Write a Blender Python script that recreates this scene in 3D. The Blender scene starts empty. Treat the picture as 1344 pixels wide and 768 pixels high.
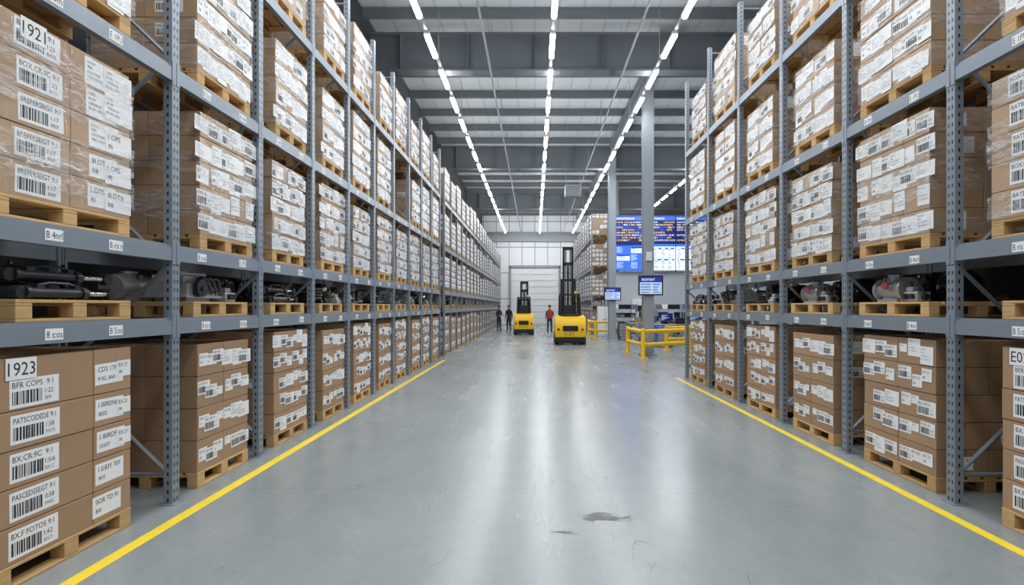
import bpy, bmesh, math, random
from mathutils import Vector, Matrix
random.seed(7)
S = bpy.context.scene
C = S.collection
PI = math.pi
ORD = ['first','second','third','fourth','fifth','sixth','seventh','eighth','ninth','tenth','eleventh','twelfth','thirteenth','fourteenth','fifteenth','sixteenth','seventeenth','eighteenth','nineteenth','twentieth','twenty-first','twenty-second','twenty-third','twenty-fourth','twenty-fifth']

# ------------------------------------------------------------------ materials
def lin(c):
    r = []
    for v in c:
        v = v/255.0
        r.append(v/12.92 if v <= .04045 else ((v+.055)/1.055)**2.4)
    return tuple(r)
def mat(name, rgb, rough=.5, metal=0, var=.08, scale=6, coat=0, bump=0, emit=0, rnd=0, stretch=(1,1,1), rvar=0, bdist=.01):
    m = bpy.data.materials.new(name); m.use_nodes = True
    nt = m.node_tree; N = nt.nodes; L = nt.links
    b = N['Principled BSDF']
    c = lin(rgb)
    b.inputs['Roughness'].default_value = rough
    b.inputs['Metallic'].default_value = metal
    if coat:
        b.inputs['Coat Weight'].default_value = coat
        b.inputs['Coat Roughness'].default_value = .12
    tc = N.new('ShaderNodeTexCoord'); mp = N.new('ShaderNodeMapping')
    mp.inputs['Scale'].default_value = stretch
    no = N.new('ShaderNodeTexNoise'); no.inputs['Scale'].default_value = scale; no.inputs['Detail'].default_value = 4
    L.new(tc.outputs['Object'], mp.inputs['Vector']); L.new(mp.outputs['Vector'], no.inputs['Vector'])
    mx = N.new('ShaderNodeMix'); mx.data_type = 'RGBA'
    mx.inputs['A'].default_value = (*[v*(1-var) for v in c], 1)
    mx.inputs['B'].default_value = (*[min(1, v*(1+var)) for v in c], 1)
    L.new(no.outputs['Fac'], mx.inputs['Factor'])
    out = mx.outputs['Result']
    if rnd:
        oi = N.new('ShaderNodeObjectInfo'); hs = N.new('ShaderNodeHueSaturation')
        mr = N.new('ShaderNodeMapRange'); mr.inputs['To Min'].default_value = 1-rnd; mr.inputs['To Max'].default_value = 1+rnd
        L.new(oi.outputs['Random'], mr.inputs['Value']); L.new(mr.outputs['Result'], hs.inputs['Value'])
        L.new(out, hs.inputs['Color']); out = hs.outputs['Color']
    L.new(out, b.inputs['Base Color'])
    if rvar:
        mr = N.new('ShaderNodeMapRange'); mr.inputs['To Min'].default_value = rough-rvar; mr.inputs['To Max'].default_value = rough+rvar
        L.new(no.outputs['Fac'], mr.inputs['Value']); L.new(mr.outputs['Result'], b.inputs['Roughness'])
    if bump:
        bp = N.new('ShaderNodeBump'); bp.inputs['Strength'].default_value = bump; bp.inputs['Distance'].default_value = bdist
        n2 = N.new('ShaderNodeTexNoise'); n2.inputs['Scale'].default_value = scale*2.2; n2.inputs['Detail'].default_value = 3; n2.inputs['Distortion'].default_value = 1.2
        L.new(mp.outputs['Vector'], n2.inputs['Vector']); L.new(n2.outputs['Fac'], bp.inputs['Height'])
        if coat: L.new(bp.outputs['Normal'], b.inputs['Coat Normal'])
        else: L.new(bp.outputs['Normal'], b.inputs['Normal'])
    if emit:
        L.new(out, b.inputs['Emission Color']); b.inputs['Emission Strength'].default_value = emit
    return m

M = {}
M['carton'] = mat('cardboard', (164,134,105), .82, 0, .12, 5, rnd=.09)
M['carton_wrap'] = mat('wrapped_cardboard', (174,146,117), .65, 0, .14, 4, coat=.7, bump=.7, rnd=.07, bdist=.03, stretch=(1,1,.45))
M['tape'] = mat('packing_tape', (152,122,92), .3, 0, .05)
M['paper'] = mat('label_paper', (238,239,240), .55, 0, .03, 9)
M['paper_wrap'] = mat('label_paper_under_film', (234,236,238), .45, 0, .06, 5, coat=.6, bump=.4, bdist=.02)
M['ink'] = mat('label_ink', (34,36,42), .6, 0, .02)
M['greyink'] = mat('label_grey_ink', (96,100,108), .6, 0, .02)
M['wood'] = mat('pallet_wood', (198,162,110), .75, 0, .22, 7, stretch=(4,1,4), rnd=.12)
M['steel'] = mat('rack_steel', (136,147,158), .36, .3, .06, 4)
M['darksteel'] = mat('roof_steel', (108,115,121), .5, .15, .08, 2)
M['column'] = mat('column_paint', (148,156,163), .5, .1, .06, 2)
M['galv'] = mat('galvanised', (168,174,180), .35, .7, .1, 12)
M['yellow'] = mat('safety_yellow', (250,200,20), .42, 0, .05, 5)
M['linepaint'] = mat('floor_line_paint', (228,200,50), .5, 0, .16, 9)
M['black'] = mat('black_paint', (24,26,29), .4, .1, .1, 6)
M['rubber'] = mat('rubber', (26,26,28), .5, 0, .1, 10)
M['cast'] = mat('cast_aluminium', (186,190,194), .38, .6, .12, 14, bump=.15)
M['iron'] = mat('dark_iron', (52,54,58), .36, .5, .2, 9, bump=.1)
M['chrome'] = mat('chrome', (205,208,212), .14, 1, .03)
M['redcap'] = mat('red_plastic', (150,48,54), .45, 0, .05)
M['white'] = mat('white_metal', (226,230,233), .45, 0, .03)
M['grey'] = mat('grey_metal', (150,156,162), .5, .1, .05)
M['bluebin'] = mat('blue_plastic', (46,92,168), .45, 0, .05)
M['greybin'] = mat('grey_plastic', (112,118,124), .5, 0, .05)
M['skin'] = mat('skin', (198,150,122), .55, 0, .05)
M['hair'] = mat('hair', (36,28,24), .7, 0, .1)
M['navy'] = mat('navy_cloth', (34,40,56), .85, 0, .1, 20)
M['charcoal'] = mat('charcoal_cloth', (42,44,48), .85, 0, .1, 20)
M['redcloth'] = mat('red_cloth', (170,50,60), .8, 0, .1, 20)
M['led'] = mat('led_diffuser', (250,252,255), .4, 0, .01, emit=60)
M['scr_navy'] = mat('screen_navy', (12,34,120), .3, 0, .2, 2, emit=1.1)
M['scr_dark'] = mat('screen_dark', (10,20,72), .3, 0, .1, 2, emit=1.0)
M['scr_blue'] = mat('screen_blue', (40,88,225), .3, 0, .08, 2, emit=1.3)
M['scr_white'] = mat('screen_white', (220,232,255), .3, 0, .02, 2, emit=1.0)
M['scr_pale'] = mat('screen_pale_blue', (178,196,226), .3, 0, .02, 2, emit=.55)
M['scr_yellow'] = mat('screen_yellow', (240,205,90), .3, 0, .02, 2, emit=1.2)
M['scr_grey'] = mat('screen_grey', (110,130,178), .3, 0, .02, 2, emit=.45)
M['wall_shade_dark'] = mat('shade_dark_wall', (50,54,58), .7, 0, .08, 1)  # dark colour stands in for shade behind the rack gaps
M['partition'] = mat('partition_panel', (180,188,195), .6, 0, .04, 1)
M['wallgrey'] = mat('grey_wall_panel', (150,158,166), .6, 0, .04, 1)

def film_mat():
    m = bpy.data.materials.new('stretch_film'); m.use_nodes = True
    nt = m.node_tree; N = nt.nodes; L = nt.links; b = N['Principled BSDF']
    b.inputs['Base Color'].default_value = (.82,.84,.86,1); b.inputs['Roughness'].default_value = .16
    tc = N.new('ShaderNodeTexCoord'); mp = N.new('ShaderNodeMapping'); mp.inputs['Scale'].default_value = (3,3,9)
    mp.inputs['Rotation'].default_value = (.35,.35,0)
    no = N.new('ShaderNodeTexNoise'); no.inputs['Scale'].default_value = 2.6; no.inputs['Detail'].default_value = 5; no.inputs['Distortion'].default_value = 1.4
    L.new(tc.outputs['Object'], mp.inputs['Vector']); L.new(mp.outputs['Vector'], no.inputs['Vector'])
    mr = N.new('ShaderNodeMapRange'); mr.inputs['From Min'].default_value = .45; mr.inputs['From Max'].default_value = .76
    mr.inputs['To Min'].default_value = .06; mr.inputs['To Max'].default_value = .5
    L.new(no.outputs['Fac'], mr.inputs['Value']); L.new(mr.outputs['Result'], b.inputs['Alpha'])
    bp = N.new('ShaderNodeBump'); bp.inputs['Strength'].default_value = .8; bp.inputs['Distance'].default_value = .04
    L.new(no.outputs['Fac'], bp.inputs['Height']); L.new(bp.outputs['Normal'], b.inputs['Normal'])
    return m
M['film'] = film_mat()

def seam_mat(name, rgb, line, px, pz, wx, wz, axes=('X','Z'), rough=.5):
    m = mat(name, rgb, rough, 0, .03, .6)
    nt = m.node_tree; N = nt.nodes; L = nt.links; b = N['Principled BSDF']
    src = b.inputs['Base Color'].links[0].from_socket
    tc = N.new('ShaderNodeTexCoord'); sp = N.new('ShaderNodeSeparateXYZ'); L.new(tc.outputs['Object'], sp.inputs[0])
    def seam(o, per, w):
        a = N.new('ShaderNodeMath'); a.operation = 'PINGPONG'; a.inputs[1].default_value = per/2
        L.new(sp.outputs[o], a.inputs[0])
        c = N.new('ShaderNodeMath'); c.operation = 'LESS_THAN'; c.inputs[1].default_value = w
        L.new(a.outputs[0], c.inputs[0]); return c.outputs[0]
    mxn = N.new('ShaderNodeMath'); mxn.operation = 'MAXIMUM'
    L.new(seam(axes[0], px, wx), mxn.inputs[0]); L.new(seam(axes[1], pz, wz), mxn.inputs[1])
    mm = N.new('ShaderNodeMix'); mm.data_type = 'RGBA'; mm.inputs['B'].default_value = (*lin(line), 1)
    L.new(mxn.outputs[0], mm.inputs['Factor']); L.new(src, mm.inputs['A']); L.new(mm.outputs['Result'], b.inputs['Base Color'])
    return m
M['wallwhite'] = seam_mat('white_wall_panel', (230,234,237), (150,158,165), 1.2, 2.4, .035, .045)
M['ceiling'] = seam_mat('ribbed_ceiling_deck', (188,193,196), (172,177,181), .7, 6, .04, .03, ('X','Y'), .6)

def post_mat():
    m = mat('slotted_rack_steel', (136,147,158), .36, .3, .06, 4)
    nt = m.node_tree; N = nt.nodes; L = nt.links; b = N['Principled BSDF']
    src = b.inputs['Base Color'].links[0].from_socket
    tc = N.new('ShaderNodeTexCoord'); sp = N.new('ShaderNodeSeparateXYZ'); L.new(tc.outputs['Object'], sp.inputs[0])
    def op(o, a, bb=None):
        n = N.new('ShaderNodeMath'); n.operation = o
        for i, v in enumerate((a, bb)):
            if v is None: continue
            if isinstance(v, (int, float)): n.inputs[i].default_value = v
            else: L.new(v, n.inputs[i])
        return n.outputs[0]
    fz = op('FRACT', op('MULTIPLY', sp.outputs['Z'], 13.33))
    zm = op('LESS_THAN', op('ABSOLUTE', op('SUBTRACT', fz, .5)), .22)
    ym = op('LESS_THAN', op('ABSOLUTE', op('SUBTRACT', op('ABSOLUTE', sp.outputs['Y']), .022)), .008)
    xm = op('LESS_THAN', op('ABSOLUTE', op('SUBTRACT', op('ABSOLUTE', sp.outputs['X']), .038)), .008)
    k = op('MULTIPLY', zm, op('MAXIMUM', ym, xm))
    mm = N.new('ShaderNodeMix'); mm.data_type = 'RGBA'; mm.inputs['B'].default_value = (*lin((40,44,50)), 1)
    L.new(k, mm.inputs['Factor']); L.new(src, mm.inputs['A']); L.new(mm.outputs['Result'], b.inputs['Base Color'])
    return m
M['post'] = post_mat()

def floor_mat():
    m = bpy.data.materials.new('polished_concrete'); m.use_nodes = True
    nt = m.node_tree; N = nt.nodes; L = nt.links; b = N['Principled BSDF']
    tc = N.new('ShaderNodeTexCoord')
    def noise(sc, st=(1,1,1), det=5, dist=0, rot=0):
        mp = N.new('ShaderNodeMapping'); mp.inputs['Scale'].default_value = st; mp.inputs['Rotation'].default_value = (0,0,rot)
        n = N.new('ShaderNodeTexNoise'); n.inputs['Scale'].default_value = sc; n.inputs['Detail'].default_value = det; n.inputs['Distortion'].default_value = dist
        L.new(tc.outputs['Object'], mp.inputs['Vector']); L.new(mp.outputs['Vector'], n.inputs['Vector']); return n.outputs['Fac']
    def ramp(v, a, bb, lo=0, hi=1):
        r = N.new('ShaderNodeMapRange'); r.inputs['From Min'].default_value = a; r.inputs['From Max'].default_value = bb
        r.inputs['To Min'].default_value = lo; r.inputs['To Max'].default_value = hi
        L.new(v, r.inputs['Value']); return r.outputs['Result']
    def mix(f, a, bb):
        x = N.new('ShaderNodeMix'); x.data_type = 'RGBA'
        for k, v in (('A', a), ('B', bb)):
            if isinstance(v, tuple): x.inputs[k].default_value = (*v, 1)
            else: L.new(v, x.inputs[k])
        L.new(f, x.inputs['Factor']); return x.outputs['Result']
    def op(o, a, bb=None):
        n = N.new('ShaderNodeMath'); n.operation = o
        for i, v in enumerate((a, bb)):
            if v is None: continue
            if isinstance(v, (int, float)): n.inputs[i].default_value = v
            else: L.new(v, n.inputs[i])
        return n.outputs[0]
    big = noise(.55, (1,.5,1), 6, .5); fine = noise(14, det=6); streak = noise(2.2, (1.6,.12,1), 4); mid = noise(3, (1,.7,1), 6, .8)
    col = mix(ramp(big, .3, .7), lin((125,132,133)), lin((142,149,150)))
    col = mix(op('MULTIPLY', ramp(mid, .4, .7), .16), col, lin((108,115,117)))
    col = mix(op('MULTIPLY', ramp(fine, .45, .75), .15), col, lin((102,109,111)))
    col = mix(op('MULTIPLY', ramp(streak, .5, .8), .18), col, lin((154,160,162)))
    sp = N.new('ShaderNodeSeparateXYZ'); L.new(tc.outputs['Object'], sp.inputs[0])
    X, Y = sp.outputs['X'], sp.outputs['Y']
    def blob(cx, cy, rx, ry):
        dx = op('DIVIDE', op('SUBTRACT', X, cx), rx); dy = op('DIVIDE', op('SUBTRACT', Y, cy), ry)
        d = op('SQRT', op('ADD', op('MULTIPLY', dx, dx), op('MULTIPLY', dy, dy)))
        return ramp(d, .1, 1, 1, 0)
    st = noise(13, (1,2,1), 8, 1.2)
    s = None
    for a, k in (((.54,4.66,.32,.16),1.15),((.15,5.6,.06,.3),.6),((.22,4.35,.2,.07),.7)):
        q = op('MULTIPLY', blob(*a), k); s = q if s is None else op('MAXIMUM', s, q)
    smask = op('MULTIPLY', ramp(op('ADD', op('MULTIPLY', st, 1.2), op('MULTIPLY', s, .34)), .78, .82), op('GREATER_THAN', s, .02))
    col = mix(op('MULTIPLY', smask, .85), col, lin((56,62,66)))
    scr = None
    for sc, rot, ds in ((1.3,0,2.5),(.9,.9,1.0),(1.1,-.7,1.4)):
        q = op('LESS_THAN', op('ABSOLUTE', op('SUBTRACT', noise(sc, (1,.35,1), 2, ds, rot), .5)), .0011)
        scr = q if scr is None else op('MAXIMUM', scr, q)
    scr = op('MULTIPLY', scr, ramp(mid, .48, .6))
    col = mix(op('MULTIPLY', scr, .5), col, lin((88,94,98)))
    j = op('LESS_THAN', op('PINGPONG', op('ADD', Y, .6), 3.0), .006)
    col = mix(op('MULTIPLY', j, .35), col, lin((90,96,100)))
    L.new(col, b.inputs['Base Color'])
    rg = op('ADD', ramp(big, .3, .7, .25, .285), op('ADD', ramp(streak, .4, .7, -.012, .015), op('MULTIPLY', smask, .25)))
    L.new(rg, b.inputs['Roughness'])
    b.inputs['Specular IOR Level'].default_value = .55
    bp = N.new('ShaderNodeBump'); bp.inputs['Strength'].default_value = .01; bp.inputs['Distance'].default_value = .01
    L.new(noise(3, det=2), bp.inputs['Height']); L.new(bp.outputs['Normal'], b.inputs['Normal'])
    return m
M['floor'] = floor_mat()

# ------------------------------------------------------------------ mesh builder
class MB:
    def __init__(s): s.v = []; s.f = []; s.m = []
    def add(s, vs, fs, m=0, T=None):
        b = len(s.v)
        s.v += [tuple(T @ Vector(p)) for p in vs] if T is not None else [tuple(p) for p in vs]
        for f in fs: s.f.append([b+i for i in f]); s.m.append(m)
        return s
    def box(s, x0, x1, y0, y1, z0, z1, m=0, T=None):
        if x0 > x1: x0, x1 = x1, x0
        vs = [(x,y,z) for z in (z0,z1) for y in (y0,y1) for x in (x0,x1)]
        return s.add(vs, [(0,2,3,1),(4,5,7,6),(0,1,5,4),(2,6,7,3),(0,4,6,2),(1,3,7,5)], m, T)
    def cyl(s, p0, p1, r0, r1=None, n=12, m=0, cap=True):
        r1 = r0 if r1 is None else r1
        p0 = Vector(p0); p1 = Vector(p1); d = (p1-p0).normalized()
        a = d.orthogonal().normalized(); b = d.cross(a)
        vs = []
        for p, r in ((p0,r0),(p1,r1)):
            for i in range(n):
                t = 2*PI*i/n; vs.append(p + a*(r*math.cos(t)) + b*(r*math.sin(t)))
        fs = [(i, (i+1)%n, n+(i+1)%n, n+i) for i in range(n)]
        if cap: fs += [tuple(range(n-1,-1,-1)), tuple(range(n, 2*n))]
        return s.add(vs, fs, m)
    def tube(s, pts, r, n=8, m=0):
        pts = [Vector(p) for p in pts]; vs = []; k = len(pts)
        up = Vector((0.123,0.05,1)).normalized()
        for i, p in enumerate(pts):
            d = (pts[min(i+1,k-1)]-pts[max(i-1,0)]).normalized()
            a = d.cross(up)
            if a.length < 1e-3: a = d.orthogonal()
            a.normalize(); b = d.cross(a)
            for j in range(n):
                t = 2*PI*j/n; vs.append(p + a*(r*math.cos(t)) + b*(r*math.sin(t)))
        fs = [(i*n+j, i*n+(j+1)%n, (i+1)*n+(j+1)%n, (i+1)*n+j) for i in range(k-1) for j in range(n)]
        fs += [tuple(range(n-1,-1,-1)), tuple(range((k-1)*n, k*n))]
        return s.add(vs, fs, m)
    def prism(s, prof, axis, a, b, m=0):
        n = len(prof); vs = []
        for h in (a, b):
            for (p, q) in prof:
                vs.append((p,q,h) if axis == 'z' else (h,p,q) if axis == 'x' else (p,h,q))
        fs = [(i, (i+1)%n, n+(i+1)%n, n+i) for i in range(n)] + [tuple(range(n-1,-1,-1)), tuple(range(n,2*n))]
        return s.add(vs, fs, m)
    def sphere(s, c, r, n=10, k=6, m=0):
        rx, ry, rz = r if isinstance(r, tuple) else (r,r,r)
        vs = [(c[0], c[1], c[2]-rz)]
        for i in range(1, k):
            t = -PI/2 + PI*i/k
            for j in range(n):
                u = 2*PI*j/n; vs.append((c[0]+rx*math.cos(t)*math.cos(u), c[1]+ry*math.cos(t)*math.sin(u), c[2]+rz*math.sin(t)))
        vs.append((c[0], c[1], c[2]+rz)); e = len(vs)-1
        fs = [(0, 1+(j+1)%n, 1+j) for j in range(n)]
        for i in range(k-2):
            for j in range(n):
                fs.append((1+i*n+j, 1+i*n+(j+1)%n, 1+(i+1)*n+(j+1)%n, 1+(i+1)*n+j))
        fs += [(e, 1+(k-2)*n+j, 1+(k-2)*n+(j+1)%n) for j in range(n)]
        return s.add(vs, fs, m)
    def mesh(s, name, mats, bev=0, smooth=False, recalc=True, seg=1):
        me = bpy.data.meshes.new(name); me.from_pydata(s.v, [], s.f)
        for k in (mats if isinstance(mats, (list,tuple)) else [mats]): me.materials.append(M[k] if isinstance(k, str) else k)
        me.polygons.foreach_set('material_index', s.m)
        if bev or recalc:
            bm = bmesh.new(); bm.from_mesh(me)
            if recalc: bmesh.ops.recalc_face_normals(bm, faces=bm.faces)
            if bev:
                es = [e for e in bm.edges if len(e.link_faces) == 2 and e.calc_face_angle(0) > .5]
                bmesh.ops.bevel(bm, geom=es, offset=bev, segments=seg, affect='EDGES', clamp_overlap=True)
            bm.to_mesh(me); bm.free()
        if smooth:
            me.polygons.foreach_set('use_smooth', [True]*len(me.polygons))
            me.set_sharp_from_angle(angle=.6)
        return me
def inst(name, me, parent=None, loc=(0,0,0), rot=(0,0,0)):
    o = bpy.data.objects.new(name, me); C.objects.link(o)
    o.location = loc; o.rotation_euler = rot
    if parent: o.parent = parent
    return o
def tag(o, label, cat, group=None, kind=None):
    o['label'] = label; o['category'] = cat
    if group: o['group'] = group
    if kind: o['kind'] = kind
    return o
def thing(name, label, cat, loc=(0,0,0), rz=0, group=None):
    o = inst(name, None, None, loc, (0,0,rz)); o.empty_display_size = .1
    return tag(o, label, cat, group)
def struct(name, me, label, cat, loc=(0,0,0)):
    o = inst(name, me, None, loc); return tag(o, label, cat, None, 'structure')

# ------------------------------------------------------------------ text
TX = {}
def text(s):
    if s in TX: return TX[s]
    cu = bpy.data.curves.new('t', 'FONT'); cu.body = s; cu.resolution_u = 2
    o = bpy.data.objects.new('t', cu); C.objects.link(o)
    dg = bpy.context.evaluated_depsgraph_get(); dg.update()
    me = bpy.data.meshes.new_from_object(o.evaluated_get(dg))
    vs = [tuple(v.co) for v in me.vertices]; fs = [tuple(p.vertices) for p in me.polygons]
    bpy.data.objects.remove(o); bpy.data.curves.remove(cu); bpy.data.meshes.remove(me)
    x0 = min(v[0] for v in vs); x1 = max(v[0] for v in vs)
    TX[s] = ([(v[0]-x0, v[1]) for v in vs], fs, x1-x0); return TX[s]
def put_text(mb, s, h, left, base, m, fn, maxw=None):
    vs, fs, w = text(s); k = h/.7; kx = k
    if maxw and w*k > maxw: kx = maxw/w
    mb.add([fn(left+x*kx, base+y*k) for x, y in vs], fs, m); return w*kx

rl = random.Random(3)
def make_label(w, h, top, bot, kind):
    mb = MB(); mb.box(0, .0015, -w/2, w/2, -h/2, h/2, 0)
    fn = lambda a, b: (.0022, a, b)
    if kind == 'bar':
        put_text(mb, top, h*.2, -w*.45, h*.2, 1, fn, w*.86)
        y = -w*.45
        while y < w*.14:
            t = rl.choice((.004,.006,.010,.014))*w/.36
            mb.box(.0015, .0022, y, y+t, -h*.38, h*.08, 1); y += t + rl.choice((.004,.006,.009))*w/.36
        put_text(mb, bot, h*.17, w*.2, -h*.12, 1, fn, w*.25)
        put_text(mb, top[:4], h*.13, w*.2, -h*.36, 2, fn, w*.25)
    elif kind == 'txt':
        put_text(mb, top, h*.24, -w*.4, h*.12, 1, fn, w*.8)
        put_text(mb, bot, h*.2, -w*.4, -h*.3, 1, fn, w*.6)
    elif kind == 'num':
        put_text(mb, top, h*.62, -w*.43, -h*.31, 1, fn, w*.88)
    elif kind == 'sheet':
        for i in range(4):
            put_text(mb, (top, bot, top+bot, bot+' '+top)[i], h*.1, -w*.42, h*.28-i*h*.18, 2, fn, w*.8)
    return mb
def LB(nm, w, h, top, bot, kind, wrap=False):
    return make_label(w, h, top, bot, kind).mesh(nm, ['paper_wrap' if wrap else 'paper', 'ink', 'greyink'], recalc=False)
BIG = [LB('barcode_label', .36, .175, t, b, 'bar') for t, b in (('BFR COPS  9:1','1:22'),('PATSCODEDE 9:1','1:58'),('BX.CR:9C  9:1','1:5/6'),('PASCEDSSEGT 9:1','0:58'),('BX.F FOTOS 9:1','1:62'))]
MID = [LB('text_label', .28, .15, t, b, 'txt') for t, b in (('CDS 17F','9 0G. 8A0'),('1.00RDN0Y','8002'),('1.80RDF','0/60Y'),('1.0.83Y 70Y','90Y'),('0OR TD 91','8/0'))]
SML = [LB('barcode_label', .2, .125, t, b, 'bar') for t, b in (('8COPS 91','1:2'),('FXED 8:1','0:8'),('D0R 96T','1:6'))] + [LB('text_label', .17, .11, 'PRT 801','91', 'txt'), LB('text_label', .14, .12, 'EX 21','08', 'txt'), LB('paper_label', .23, .15, 'D0R 96T', '8081', 'sheet'), LB('barcode_label', .26, .14, 'SRC 40 9:1', '1:1', 'bar'), LB('paper_label', .18, .17, 'FT 90', '8 11', 'sheet'), LB('text_label', .11, .08, '91 X','0', 'txt')]
DEN = [LB('barcode_label', .25, .15, t, b, 'bar', True) for t, b in (('8COPS 91','1:2'),('FXED 8:1','0:8'))] + [LB('paper_label', .24, .17, 'D0R 96T', '8081', 'sheet', True), LB('paper_label', .28, .14, 'PRT 801', '91 0K', 'sheet', True), LB('text_label', .2, .15, 'EX 21','08', 'txt', True), LB('paper_label', .17, .19, 'SRC 40', '11 6', 'sheet', True), LB('paper_label', .22, .15, 'FT 90', '8 11', 'sheet', True)]
WBIG = [LB('barcode_label', .34, .17, t, b, 'bar', True) for t, b in (('BATBVISC 9:1','1:23'),('BOX.CR:9C 9:1','1:22'),('8REFERSEIGT 9:1','1:17'),('9ATSODGSE 9:1','1:53'))]
WMID = [LB('paper_label', .29, .19, t, b, 'sheet', True) for t, b in (('1.00D','80 08'),('0.FIOT','9081'))] + [LB('text_label', .27, .16, t, b, 'txt', True) for t, b in (('8I.DTX','0/8'),('1.OPS','90'))]
NUM = {k: LB('number_label', .215 if k != '1921' else .19, .13, k, '', 'num') for k in ('1923','1921','E02')}
LOC = [LB('location_label', .14, .074, k, '', 'num') for k in ('B 4nrl','B ris n','8 s:os','B 5:os','8 0m','E 1PU')]

# ------------------------------------------------------------------ pallets, cartons, loads
PAL = {}
def pallet(W, D):
    k = (W, D)
    if k in PAL: return PAL[k]
    mb = MB(); x0, x1, y0, y1 = -D/2, D/2, -W/2, W/2
    for c in (x0+.05, 0, x1-.05): mb.box(c-.05, c+.05, y0, y1, 0, .02)
    for c in (x0+.05, 0, x1-.05):
        for d in (y0+.06, 0, y1-.06): mb.box(c-.05, c+.05, d-.06, d+.06, .021, .099)
    for d in (y0+.06, 0, y1-.06): mb.box(x0, x1, d-.06, d+.06, .1, .12)
    n = 7; g = .03; bw = (D-g*(n-1))/n
    for i in range(n): mb.box(x0+i*(bw+g), x0+i*(bw+g)+bw, y0, y1, .1205, .142)
    PAL[k] = mb.mesh('pallet', ['wood'], bev=.003); return PAL[k]
CAR = {}
def carton(w, d, h, wrap):
    k = (round(w,3), round(d,3), round(h,3), wrap)
    if k in CAR: return CAR[k]
    mb = MB(); mb.box(-d/2, d/2, -w/2, w/2, 0, h)
    me0 = mb.mesh('c', ['carton'], bev=.0035)
    m2 = MB(); m2.add([tuple(v.co) for v in me0.vertices], [tuple(p.vertices) for p in me0.polygons], 0)
    m2.box(-.026, .026, -w/2-.0006, w/2+.0006, h-.06, h+.0006, 1)
    CAR[k] = m2.mesh('carton', ['carton_wrap' if wrap else 'carton', 'tape'], recalc=False); return CAR[k]
def film_bands(W, D, z0, z1, seed, n=4):
    r = random.Random(seed); mb = MB()
    base = []
    hx, hy = D/2, W/2; st = 9
    for i in range(st): base.append((hx, -hy+2*hy*i/st, 1, 0))
    for i in range(st): base.append((hx-2*hx*i/st, hy, 0, 1))
    for i in range(st): base.append((-hx, hy-2*hy*i/st, -1, 0))
    for i in range(st): base.append((-hx+2*hx*i/st, -hy, 0, -1))
    N = len(base)
    for b in range(n):
        zc = z0+(z1-z0)*(b+.5)/n+r.uniform(-.05,.05); sl = r.uniform(-.12,.12); ph = r.uniform(0,6)
        vs = []
        for i, (x, y, nx, ny) in enumerate(base):
            hw = r.uniform(.08,.12); zz = zc+sl*math.sin(2*PI*i/N+ph)+r.uniform(-.012,.012)
            for q in (-1,-.3,.3,1):
                o = .015+r.uniform(0,.008)
                corner = i % st == 0
                xx = x+(nx*o if not corner else math.copysign(o, x)); yy = y+(ny*o if not corner else math.copysign(o, y))
                vs.append((xx, yy, min(z1-.01, max(z0+.01, zz+q*hw))))
        mb.add(vs, [(i*4+q, ((i+1)%N)*4+q, ((i+1)%N)*4+q+1, i*4+q+1) for i in range(N) for q in range(3)])
    return mb.mesh('stretch_wrap', ['film'], recalc=False, smooth=True)
def gen(W, D, nl, h, splits, nx, style, seed):
    r = random.Random(seed); out = []; wrap = style in ('dense', 'wbig'); d = D/nx
    gp = .003 if wrap else .005
    hs = list(h) if isinstance(h, (list, tuple)) else [h]*nl
    z = 0
    for l in range(nl):
        h = hs[l]; y = -W/2
        for i, f in enumerate(splits):
            w = W*f
            for j in range(nx):
                cx = -D/2 + d*(j+.5); cy = y+w/2
                me = carton(w-gp, d-gp, h-gp, wrap)
                jx = r.uniform(-.003, .003); jy = r.uniform(-.001, .001)
                labs = []; fx = d/2-gp/2
                if j == nx-1:
                    if style == 'big':
                        zc = h*.5 if l < nl-1 else .1
                        if i == 0: labs.append((BIG[(nl-1-l) % 5], (fx, -w*.5+.285+r.uniform(-.015,.015), zc), 0, r.uniform(-.015,.015)))
                        if i == 1: labs.append((MID[(nl-1-l) % 5], (fx, -.04+r.uniform(-.02,.02), zc+(.04 if l == nl-1 else 0)), 0, r.uniform(-.02,.02)))
                        if i == 1 and r.random() < .6: labs.append((SML[4], (fx+.0024, w/2-.08, h*.5), 0, 0))
                    elif style == 'wbig':
                        labs.append(((r.choice(WBIG) if i == 0 else r.choice(WMID)), (fx, (.05 if i == 0 else 0)+r.uniform(-.02,.02), h*.5+r.uniform(-.01,.01)), 0, r.uniform(-.02,.02)))
                        if i == 1 or r.random() < .3: labs.append((r.choice(WMID), (fx+.0024, w*.28, h*.5+r.uniform(-.03,.03)), 0, r.uniform(-.03,.03)))
                    elif style == 'grid':
                        k = 3
                        for q in range(k):
                            yy = -w*.31+w*.62*q/(k-1)
                            if r.random() < .92: labs.append((r.choice(SML), (fx+.0024*q, yy+r.uniform(-.025,.025), h*.52+r.uniform(-.035,.035)), 0, r.uniform(-.02,.02)))
                    else:
                        k = 2 if w < .45 else 4
                        for q in range(k):
                            yy = -w*.3+w*.6*q/(k-1)
                            if r.random() < .96: labs.append((r.choice(DEN), (fx+.0024*q, yy+r.uniform(-.03,.03), h*.5+r.uniform(-.025,.025)), 0, r.uniform(-.03,.03)))
                for side, cond in ((-1, i == 0), (1, i == len(splits)-1)):
                    if cond and r.random() < .22:
                        labs.append((r.choice(SML), (r.uniform(-.05,.05), side*(w/2-gp/2), h*.5), side*PI/2, 0))
                out.append((me, (cx+jx, cy+jy, .1425+z), labs))
            y += w
        z += h
    fm = film_bands(W, D, .15, .14+z, seed+300, 4) if wrap else None
    return dict(W=W, D=D, cartons=out, film=fm, style=style)
D = 1.0
T3 = (.34,.33,.33); T2 = (.52,.48)
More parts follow.
